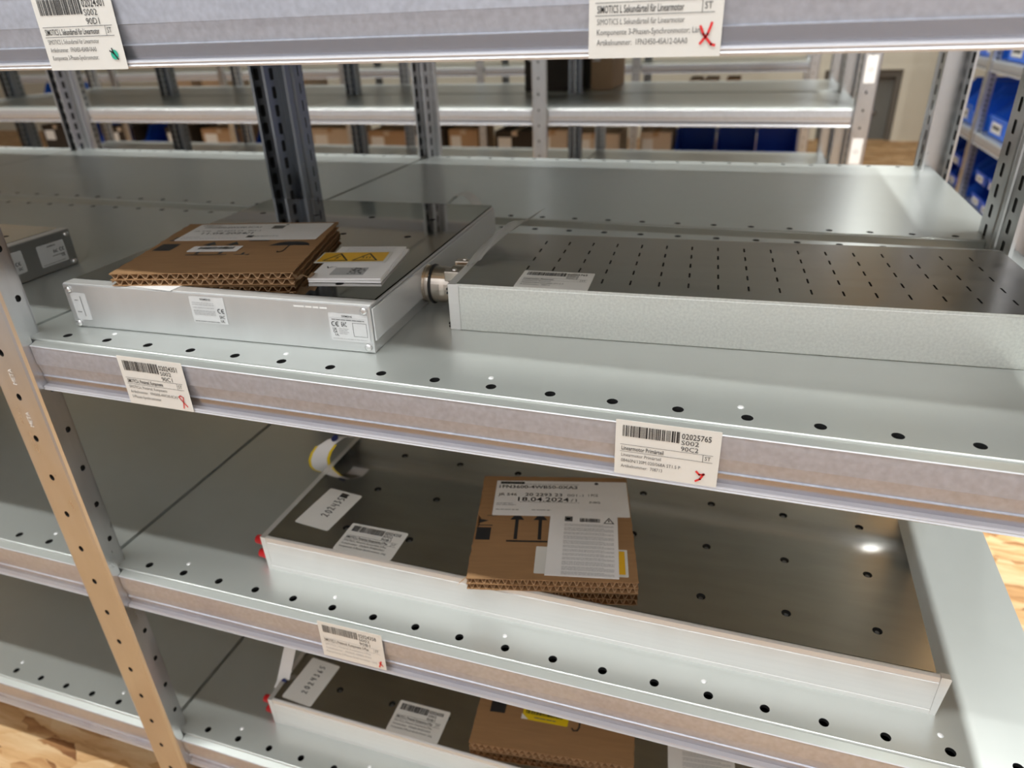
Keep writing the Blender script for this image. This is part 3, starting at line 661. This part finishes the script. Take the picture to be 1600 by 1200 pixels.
# ------------------------------------------------------------------ corrugated cardboard pads
def corrugated(name, label, origin, ang, w, d, h, waves, zbase, seed, shear=0.0, notch=True):
    r = thing(name, label, 'cardboard', (origin[0], origin[1], zbase), ang)
    rg = random.Random(seed); t = 0.0007
    sk = lambda x, y: x + shear * y
    # ragged outlines of the liners
    def outline(z0, z1):
        b = MB(); pts = []
        n = 22
        pts += [(w * i / n, rg.uniform(-.0004, .0004)) for i in range(n + 1)]
        pts += [(w + rg.uniform(-.0012, .0006), d * i / n) for i in range(1, n + 1)]
        pts += [(w * (1 - i / n), d + rg.uniform(-.0004, .0004)) for i in range(1, n + 1)]
        pts += [(rg.uniform(-.0006, .0012) + (0.004 if notch and 9 < n - i < 13 else 0), d * (1 - i / n)) for i in range(1, n)]
        b.prism([(sk(x, y), y) for x, y in pts], z0, z1, M['card']); return b
    hh = h / 2
    outline(h - t, h).build('top_liner', r)
    outline(hh - t / 2, hh + t / 2).build('middle_liner', r)
    outline(0, t).build('bottom_liner', r)
    for k in range(2):
        z0, z1 = k * hh + (t if k == 0 else t / 2), (k + 1) * hh - (t / 2 if k == 0 else t)
        b = MB(); N = waves * 8; up = []; lo = []
        for i in range(N + 1):
            x = w * i / N; s = 0.5 + 0.5 * max(-1, min(1, 1.35 * math.sin(2 * math.pi * waves * i / N + k * 1.7)))
            z = z0 + 0.0004 + (z1 - z0 - 0.0008) * s; up.append((x, z + 0.00045)); lo.append((x, z - 0.00045))
        for A, B_ in zip(range(N), range(1, N + 1)):
            for e in (up, lo): b.face([(sk(e[A][0], 0.001), 0.001, e[A][1]), (sk(e[B_][0], 0.001), 0.001, e[B_][1]), (sk(e[B_][0], d - .001), d - .001, e[B_][1]), (sk(e[A][0], d - .001), d - .001, e[A][1])], M['card'], True)
            b.face([(sk(up[A][0], .001), .001, up[A][1]), (sk(up[B_][0], .001), .001, up[B_][1]), (sk(lo[B_][0], .001), .001, lo[B_][1]), (sk(lo[A][0], .001), .001, lo[A][1])], M['flute'])
        b.build('fluting', r)
    return r
def arrows(p, x, y, s, par, z, n=2):
    for k in range(n):
        a = Print(0.0002); cx = x + k * s * .30
        a.poly([(cx - s * .022, y), (cx + s * .022, y), (cx + s * .022, y + s * .38), (cx + s * .09, y + s * .38), (cx, y + s * .53), (cx - s * .09, y + s * .38), (cx - s * .022, y + s * .38)])
        a.build(par, 'printed_arrow').location = (0, 0, z)
    a = Print(0.0002); a.rect(x - s * .11, y - s * .05, x + s * .30 * (n - 1) + s * .11, y - s * .02); a.build(par, 'printed_bar').location = (0, 0, z)
def umbrella(p, x, y, s):
    pts = [(x + s * .5 * math.cos(t), y + s * .40 * math.sin(t)) for t in [math.pi * i / 14 for i in range(15)]]
    sc = [(x - s * .5 + s * .25 * k + s * .125 + s * .125 * math.cos(t), y + s * .06 * math.sin(t)) for k in range(4) for t in [math.pi * (1 - i / 4) for i in range(1, 4)]]
    p.poly(pts + sc)
    p.stroke([(x, y + s * .1), (x, y - s * .42), (x - s * .03, y - s * .5), (x - s * .1, y - s * .5), (x - s * .13, y - s * .42)], s * .035)
    for k in range(6): p.stroke([(x - s * .5 + k * s * .2, y + s * .52), (x - s * .46 + k * s * .2, y + s * .60)], s * .025)
# pad on the boxy motor
cA = corrugated('cardboard_pad', 'folded corrugated cardboard pad lying on the boxy motor, torn right edge', (0.1085, 0.0380), math.radians(13.5), 0.184, 0.186, 0.0125, 18, 0.0474, 3, shear=-0.06)
p = Print(0.0002)
p.rect(.002, .075, .022, .100); p.poly([(.002, .112), (.020, .112), (.026, .1165), (.002, .1165)]); p.poly([(.003, .118), (.020, .124), (.003, .128)])
arrows(p, .057, .062, .085, cA, .0125); p.poly([(.095, .108), (.118, .108), (.118, .121), (.095, .121)]); p.rect(.100, .058, .116, .060); p.rect(.107, .060, .1095, .066)
umbrella(p, .148, .088, .044)
for k in range(4): p.disc(.012, .135 + .011 * k, .0013, 'ink')
o = p.build(cA, 'printed_marks'); o.location = (0, 0, 0.0125); o['kind'] = 'stuff'
p = Print(); p.text('SIEMENS', .006, .0590, .003, .022, 'ink', True); p.text('1FN3450-2WC00-0CA3', .012, .0500, .0052, .068, 'greyink', True)
p.text('JR S46', .006, .0350, .0042, .020, 'greyink'); p.text('20 2293 23   001-1', .033, .0350, .0044, .052, 'greyink', True); p.text('11.04.2024/1', .020, .0235, .0072, .060, 'ink', True)
p.micro(.004, .024, .012, .002, 1); p.micro(.085, .115, .013, .002, 2, 'greyink'); p.rect(.079, .009, .086, .017, 'ink'); p.micro(.004, .070, .006, .0018, 3)
p.rect(.094, .045, .108, .058, 'greyink'); p.disc(.108, .062, .0018, 'ink')
sticker(cA, 'address_label', .162, .0680, (.0072, .1120, .0128), (1, .0, 0), (0, 1, 0), p, 'paper')
p = Print(); p.barcode(.009, .007, .0475, .0155, 12)
sticker(cA, 'barcode_label', .0545, .0195, (.0435, .0690, .0130), (1, -.0, 0), (0, 1, 0), p, 'paper')
# a torn curl at the near right corner
b = MB(); b.ribbon([(.183, .000, .011), (.187, -.003, .007), (.191, .001, .010), (.196, .004, .006), (.199, .010, .009), (.200, .016, .006)], (0, .010, -.004), M['flute']); b.build('torn_flap', cA)
# pad on the second shelf
cB = corrugated('cardboard_pad', 'corrugated cardboard pad with two printed arrows on the second shelf down, white leaflet on it', (0.4612, 0.0352), math.radians(13.6), 0.1745, 0.180, 0.0150, 24, -0.2528, 5)
p = Print(0.0002)
p.rect(.002, .060, .018, .081); p.rect(.003, .084, .019, .0855); p.poly([(.003, .088), (.014, .093), (.003, .096)]); p.text('max.', .0115, .101, .003, .012, 'ink', True)
arrows(p, .046, .062, .088, cB, .0150); p.poly([(.095, .108), (.112, .108), (.112, .088), (.102, .091), (.096, .097)]); p.rect(.094, .0575, .112, .0600)
for k in range(4): p.disc(.021, .112 + .0125 * k, .0012, 'ink')
o = p.build(cB, 'printed_marks'); o.location = (0, 0, 0.0150); o['kind'] = 'stuff'
p = Print(); p.rect(.005, .0605, .034, .0650, 'ink'); p.text('SIEMENS', .008, .0616, .0024, .023, 'paper', True)
p.text('1FN3600-4WB50-0XA3', .004, .0520, .0062, .094, 'ink', True); p.micro(.030, .100, .0600, .0016, 3)
p.text('JR S46', .004, .0370, .0050, .022, 'ink'); p.text('20 2293 23', .036, .0368, .0058, .044, 'ink', True); p.text('001-1', .086, .0368, .0048, .019, 'greyink')
p.text('18.04.2024', .028, .0265, .0080, .060, 'ink', True); p.text('/1', .090, .0270, .0055, .007, 'greyink')
p.micro(.003, .022, .0215, .0018, 4); p.micro(.003, .026, .0185, .0018, 5); p.micro(.030, .100, .0245, .0014, 6); p.micro(.003, .030, .0095, .0022, 7); p.micro(.045, .080, .0095, .0024, 8)
p.text('1 PCE', .111, .0375, .0046, .011, 'ink', True); p.text('P-WG', .112, .0240, .0040, .012, 'ink', True); p.disc(.121, .0630, .0025, 'ink')
sticker(cB, 'address_label', .1570, .0675, (.0165, .1028, .0153), (1, 0, 0), (0, 1, 0), p, 'paper')
b = MB(); b.ribbon([(.000, .002, .014), (-.004, .001, .010), (-.007, .003, .006), (-.011, .001, .003)], (.002, .009, -.003), M['flute']); b.build('torn_flap', cB)
# pad on the lowest shelf
cC = corrugated('cardboard_pad', 'corrugated cardboard pad with a yellow label on the lowest shelf', (0.4345, 0.0600), math.radians(7.2), 0.205, 0.180, 0.0135, 24, -0.5528, 8)
p = Print(0.0002); p.rect(.017, .048, .037, .085); p.rect(.088, .0475, .112, .049); p.stroke([(.135, .062), (.135, .043), (.133, .038), (.128, .037), (.126, .040)], .0022)
o = p.build(cC, 'printed_marks'); o.location = (0, 0, 0.0135); o['kind'] = 'stuff'
p = Print(); p.barcode(.004, .0085, .052, .0165, 14); p.micro(.016, .044, .0035, .002, 5, 'greyink')
sticker(cC, 'yellow_label', .0600, .0215, (.0600, .0440, .0138), (1, -.05, 0), (.05, 1, 0), p, 'yellow2')
b = MB(); b.face([(0, 0, 0), (.009, 0, .0002), (.0, .008, .0002)], M['paper']); o = b.build('peeled_corner', cC); o.location = (.0595, .0435, .0144)

# ------------------------------------------------------------------ papers
def leaflet_print(W, H):
    p = Print(); p.rect(W * .22, H * .80, W * .335, H * .88, 'greyink'); p.rect(W * .245, H * .82, W * .30, H * .86, 'lightink')
    p.barcode(W * .44, H * .80, W * .74, H * .86, 21, 'ink')
    p.stroke([(W * .80, H * .79), (W * .94, H * .79), (W * .87, H * .875), (W * .80, H * .79)], .0010, 'ink'); p.rect(W * .862, H * .815, W * .878, H * .85)
    y = .755; r = random.Random(4)
    while y > .02:
        for k in range(r.choice((3, 4))):
            if y < .02: break
            p.micro(W * .22, W * (.94 if k else .80), H * y, .0011, int(y * 1000), 'lightink'); y -= .0145
        y -= .014
    return p
o = card_mesh(.0755, .1085, M['paper'], .0009, .0004).build('instruction_leaflet', label='white folded instruction leaflet of small print on the cardboard of the second shelf', cat='leaflet', group='instruction leaflets')
o.location = (.5372, .0602, -.2370); o.rotation_euler = (0, 0, math.radians(11.3)); leaflet_print(.0755, .1085).b.build('lettering', o).location = (0, 0, .0005)
o = card_mesh(.0965, .0410, M['cream'], .0003, .001).build('warning_sticker_sheet', label='warning sticker sheet peeping out from under the leaflet, yellow edge at right', cat='sticker', group='warning sticker sheets')
o.location = (.5255, .0608, -.2376); o.rotation_euler = (0, 0, math.radians(12))
p = Print(); p.rect(.058, .003, .0935, .038, 'yellow'); p.build(o)
o = card_mesh(.0800, .1085, M['paper'], .0009, .0004).build('instruction_leaflet', label='white instruction leaflet lying on the motor of the lowest shelf, right of its cardboard', cat='leaflet', group='instruction leaflets')
o.location = (.6835, .0545, -.5526); o.rotation_euler = (0, 0, math.radians(7.0)); leaflet_print(.080, .1085).b.build('lettering', o).location = (0, 0, .0005)
# leaflets and warning strip on the boxy motor
for k, (dx, dz, ang, lab) in enumerate(((0.0012, 0.0, 10.5, 'lower white folded leaflet beside the cardboard on the boxy motor'), (0.0, 0.0019, 12.0, 'upper white folded leaflet on the boxy motor, under the yellow warning strip'))):
    o = card_mesh(.0725, .1060, M['paper'], .0016, .0005).build('instruction_leaflet', label=lab, cat='leaflet', group='instruction leaflets')
    o.location = (.2952 + dx, .0905 + .001 * k, .0474 + dz); o.rotation_euler = (0, 0, math.radians(ang))
    p = Print(); 
    if k:
        p.rect(.018, .010, .052, .0325, 'lightink'); 
        for i in range(26):
            qx, qy = .034 + rnd.random() * .016, .011 + rnd.random() * .018; p.poly([(qx, qy), (qx + .0022, qy), (qx + .0022, qy + .0022), (qx, qy + .0022)], 'greyink', .00003 * i)
        p.stroke([(.008, .036), (.010, .031), (.013, .035)], .0012, 'ink'); p.rect(.013, .0345, .018, .0352, 'greyink')
        for i in range(5): p.micro(.010, .062, .082 + .0045 * i, .0012, i + 60)
    q = p.build(o)
    if q: q.location = (0, 0, .0012)
    b = MB(); b.face([(.050, -.0006, .0002), (.0725, -.0006, .0002), (.0725, .006, .0012), (.052, .004, .0016)], M['paper']); b.build('folded_edge', o)
o = card_mesh(.0745, .0355, M['cream'], .0003, .001).build('warning_sticker_sheet', label='yellow warning strip with two hazard triangles on the leaflets of the boxy motor', cat='sticker', group='warning sticker sheets')
o.location = (.2755, .1345, .0514); o.rotation_euler = (0, 0, math.radians(13.5))
p = Print(); p.rect(.002, .003, .0715, .0335, 'yellow')
for k, x in enumerate((.008, .039)):
    for a, c in (((x, .006), (x + .025, .006)), ((x + .025, .006), (x + .0125, .029)), ((x + .0125, .029), (x, .006))): p.stroke([a, c], .0019, 'ink')
    if k:
        for i in range(3): q = x + .0085 + .0035 * i; p.stroke([(q, .0125), (q + .0012, .0145), (q - .0004, .0165), (q + .001, .019)], .0009, 'ink')
        p.rect(x + .0075, .0095, x + .0175, .0103, 'ink')
    else: p.stroke([(x + .0145, .022), (x + .011, .015), (x + .0135, .015), (x + .011, .0095)], .001, 'ink'); p.stroke([(x + .011, .021), (x + .009, .016)], .0007, 'ink')
p.build(o)
o = card_mesh(.0720, .0500, M['paper'], .0003, .0006).build('paper_slip', label='white paper slip sticking out from under the cardboard on the boxy motor', cat='paper')
o.location = (.1045, .0430, .04712); o.rotation_euler = (0, 0, math.radians(-3))

# ------------------------------------------------------------------ tags and bag
def strap(name, label, pts, wv, cat, dot=None, rims=True):
    r = thing(name, label, cat, pts[0])
    q = [(a - pts[0][0], c - pts[0][1], e - pts[0][2]) for a, c, e in pts]
    L = Vector(wv)
    b = MB(); b.ribbon(q, wv, M['paper']); b.build('paper_band', r)
    return r, q
# looped cable tag behind the second-shelf motor: the loop stands in the y-z plane, its band faces the aisle
ctag = [(.2130, .236, -.2290), (.2060, .226, -.2222), (.1950, .2150, -.2225), (.1825, .2080, -.2310), (.1745, .2050, -.2420), (.1690, .2050, -.2540), (.1660, .2085, -.2660), (.1655, .2150, -.2770), (.1680, .2240, -.2860), (.1730, .236, -.2925), (.1790, .250, -.2960)]
wv = (.0225, .0045, .0030)
r, q = strap('cable_tag', 'looped white cable tag with yellow edges behind the motor of the second shelf', ctag, wv, 'tag')
ev = Vector(wv).normalized()
for off, wd in ((-.0036, .0038), (.0232, .0042)):
    b = MB(); b.ribbon([tuple(Vector(t) + ev * off) for t in q[3:9]], tuple(ev * wd), M['yellow2']); b.build('yellow_edge', r)
b = MB(); b.ribbon([(a + .0004, y + .0012, c - .0004) for a, y, c in q], tuple(ev * .0225), M['tape_inside']); b.build('inner_face', r)
b = MB(); b.lathe([(0, .0052), (.0006, .0050)], M['bluedot'], (0, 0, 0), 'z', 16); d_ = b.build('blue_dot', r); d_.location = Vector(q[2]) + ev * .0115 + Vector((-.001, -.0012, .0012)); d_.rotation_euler = (.55, -.25, 0)
r, q = strap('cable_tag', 'straight white cable tag with blue dot beside the motor of the lowest shelf', [(.1330, .0740, -.5600), (.1325, .0830, -.5560), (.1310, .0960, -.5440), (.1300, .1080, -.5320), (.1300, .1200, -.5180)], (.0190, .0030, .0030), 'tag')
b = MB(); b.ribbon([(a - .0002, c, e - .0002) for a, c, e in q], (.0190, .0030, .0030), M['paper']); b.build('back_face', r)
b = MB(); b.lathe([(0, .0042), (.0006, .0040)], M['bluedot'], (0, 0, 0), 'z', 14); d_ = b.build('blue_dot', r); d_.location = (.0120, .0085, .0068); d_.rotation_euler = (.85, 0, 0)
# clear bag beside the slotted motor
bg = thing('plastic_bag', 'crumpled clear plastic bag wedged at the left end of the slotted motor', 'bag', (0.436, 0.165, 0.047))
b = MB(); nx, ny = 8, 12; V = []
for j in range(ny + 1):
    for i in range(nx + 1):
        u, v = i / nx, j / ny
        x = -0.010 + u * (0.014 + 0.040 * v ** 2); y = 0.0 + v * 0.105 + u * 0.018
        z = 0.003 + 0.020 * v * (0.35 + u) + 0.0022 * math.sin(9 * u + 5 * v) * (0.3 + v) - 0.006 * (1 - u) * (1 - v)
        V.append((x, y, max(z, -.004 if u < .35 else 0.0012)))
b.raw(V, [(j * (nx + 1) + i, j * (nx + 1) + i + 1, (j + 1) * (nx + 1) + i + 1, (j + 1) * (nx + 1) + i) for j in range(ny) for i in range(nx)], M['bag'], True); b.build('film', bg)
# white crumpled tag on the rear shelf
r, q = strap('paper_tag', 'small curled white paper tag behind the boxy motor on the rear shelf', [(0.226, .572, .0010), (0.238, .574, .0100), (0.250, .575, .0200), (0.262, .575, .0225), (0.274, .573, .0170), (0.286, .570, .0050)], (.004, .022, .002), 'tag')

# ------------------------------------------------------------------ bins and cartons in the background
def bin_mesh(W, D, H, m):
    """open fronted stacking bin, front towards -y"""
    b = MB(); t = 0.004; fh = H * 0.48
    b.box(0, W, 0, D, 0, t, m); b.box(0, W, D - t, D, 0, H, m)
    for x in (0, W - t): b.prism([(0, 0), (D, 0), (D, H), (D * .32, H), (D * .10, fh), (0, fh)], x, x + t, m, lambda a, c, h: (h, a, c))
    b.box(0, W, 0, t, 0, fh, m); b.box(-.003, W + .003, -.006, .004, fh - .012, fh, m)
    for x in (-.004, W - .002): b.box(x, x + .006, D * .30, D, H - .012, H, m)
    return b.mesh('blue_bin')
def bin_label(W, H):
    b = MB(); b.box(W * .22, W * .78, -.0075, -.0055, H * .12, H * .36, M['paper']); b.box(W * .30, W * .70, -.0080, -.0070, H * .20, H * .29, M['greyink']); return b.mesh('bin_label')
ORD = ['nearest', 'second nearest', 'third nearest', 'fourth nearest', 'fifth nearest', 'sixth nearest', 'seventh nearest', 'eighth nearest', 'ninth nearest', 'tenth nearest', 'eleventh nearest', 'twelfth nearest']
big = bin_mesh(.300, .40, .200, M['bin']); bigl = bin_label(.300, .2)
med = bin_mesh(.235, .36, .150, M['bin']); medl = bin_label(.235, .15)
small = bin_mesh(.195, .30, .115, M['bin2']); smalll = bin_label(.195, .115)
def put_bin(me, ml, x, y, z, rz, label, group, dz=0):
    o = obj('blue_bin', me, None, (x, y, z), rz, label, 'bin', group); obj('bin_label', ml, o); return o
yb = 2.12
for lv, z in ((0, 0.0), (1, -0.35)):
    k = 0; y = 2.20
    while y + .31 < 5.04:
        bay = (5.06 - y) % PITCH
        me, ml, W = (big, bigl, .30) if (k + lv) % 3 else (med, medl, .235)
        e = 5.06 - (y + W)            # keep clear of the posts
        if any(y - .03 < 5.06 - PITCH * q < y + W + .03 for q in range(4)): y += .02; continue
        put_bin(me, ml, XR + .035, y + W, z + .0006, -math.pi / 2, '%s blue bin on the %s shelf of the crosswise rack' % (ORD[k], ('upper', 'middle')[lv]), 'blue bins on the crosswise rack')
        k += 1; y += W + .022
k = 0; y = 2.10
while y + .2 < 5.04:
    if any(y - .03 < 5.06 - PITCH * q < y + .195 + .03 for q in range(4)): y += .02; continue
    for lay in range(2):
        put_bin(small, smalll, XR + .032 + .006 * ((k + lay) % 2), y + .195, -.6994 + .1152 * lay, -math.pi / 2, '%s small blue bin, %s layer, bottom of the crosswise rack' % (ORD[k], ('lower', 'top')[lay]), 'small blue bins on the crosswise rack')
    k += 1; y += .222

def carton(x, y, z, W, D, H, m, label, group, rz=0.0, tape=True):
    t = thing('cardboard_box', label, 'box', (x, y, z), rz, group)
    b = MB(); b.box(0, W, 0, D, 0, H, M[m], 0.002); b.build('box_body', t)
    if tape:
        b = MB(); b.box(W * .5 - .02, W * .5 + .02, -.0006, D + .0006, H - .03, H + .0006, M['carton_pale'] if m != 'carton_pale' else M['carton']); b.build('packing_tape', t)
    b = MB(); b.box(W * .08, W * .42, -.0012, -.0002, H * .45, H * .80, M['paper']); b.build('box_label', t)
    return t
# cartons on the rack across the aisle, the tall one's shade painted in
carton(-.250, 2.60, -.0054, .2250, .34, .26, 'carton_dark', 'tall carton in painted shade on the rack across the aisle, left of the slotted post', 'dark crates across the aisle', 0, False)
carton(0.020, 2.66, -.0054, .0900, .30, .24, 'carton', 'narrow brown carton on the rack across the aisle, right of the slotted post', 'dark crates across the aisle', 0, False)
# far rack, shelf -0.6
far = [(-5.02, .30, .215, 'carton_dark'), (-4.68, .34, .205, 'b'), (-4.34, .30, .200, 'carton_dark'), (-3.985, .20, .210, 'b'), (-3.73, .24, .205, 'carton_dark'), (-3.40, .33, .195, 'carton'),
       (-2.92, .26, .212, 'b'), (-2.64, .20, .190, 'carton_pale'), (-2.40, .32, .205, 'carton_pale'), (-1.94, .30, .190, 'carton'), (-1.58, .25, .210, 'carton_dark'), (-1.31, .22, .205, 'carton'),
       (-.96, .28, .200, 'carton_dark'), (-.66, .20, .205, 'carton_pale'), (-.44, .33, .190, 'carton_pale'), (.02, .20, .200, 'carton_pale'), (.245, .235, .20, 'b'), (.495, .235, .20, 'b'), (.735, .20, .205, 'b')]
names = ['leftmost'] + ['%s from the left' % o for o in ('second', 'third', 'fourth', 'fifth', 'sixth', 'seventh', 'eighth', 'ninth', 'tenth', 'eleventh', 'twelfth', 'thirteenth', 'fourteenth', 'fifteenth', 'sixteenth', 'seventeenth', 'eighteenth')] + ['rightmost']
tall = bin_mesh(.235, .36, .205, M['bin2']); talll = bin_label(.235, .205)
for i, (x, W, H, m) in enumerate(far):
    x -= .02
    if m == 'b': put_bin(tall, talll, x, 4.256, -.5994, 0, 'blue bin low on the farthest rack, %s item' % names[i], 'goods low on the farthest rack')
    else: carton(x, 4.256 + .02 * (i % 2), -.5994, W, .34, H, m, '%s carton low on the farthest rack, %s item' % ({'carton': 'brown', 'carton_pale': 'pale', 'carton_dark': 'dark'}[m], names[i]), 'goods low on the farthest rack')
for i, (x, W, H, m, lab) in enumerate(((-4.95, .30, .262, 'b', 'blue bin on the middle shelf of the farthest rack, far left'), (-3.62, .22, .255, 'carton_pale', 'pale carton on the middle shelf of the farthest rack, left half'), (-3.30, .20, .250, 'carton_pale', 'second pale carton on the middle shelf of the farthest rack, left half'),
        (-2.56, .16, .240, 'carton_pale', 'narrow pale carton on the middle shelf of the farthest rack, behind a post'), (.28, .07, .206, 'carton_pale', 'thin white carton on the middle shelf of the farthest rack, right part'), (.37, .08, .206, 'y', 'thin yellow carton on the middle shelf of the farthest rack'), (.50, .08, .206, 'carton', 'thin orange carton on the middle shelf of the farthest rack'))):
    if m == 'b': o = put_bin(bin_mesh(.30, .36, .262, M['bin']), bigl, x, 4.256, -.2994, 0, lab, 'goods on the middle shelf of the farthest rack')
    else: carton(x, 4.256, -.2994, W, .30, H, 'carton_pale' if m == 'y' else m, lab, 'goods on the middle shelf of the farthest rack', 0, False)
# location tags on the post across the aisle
for z, lab in ((.065, 'upper white location tag on the post at the right end across the aisle'), (-.165, 'lower white location tag on the post at the right end across the aisle')):
    o = card_mesh(.030, .075, M['paper'], .0004, .001).build('location_tag', label=lab, cat='label', group='location tags')
    o.rotation_euler = (math.pi / 2, 0, 0); o.location = (PITCH - .002 - .012 - .015, 2.0 - .0196, z)
    p = Print(.0006); p.text('0', .008, .030, .014, .013, 'lightink'); p.build(o)
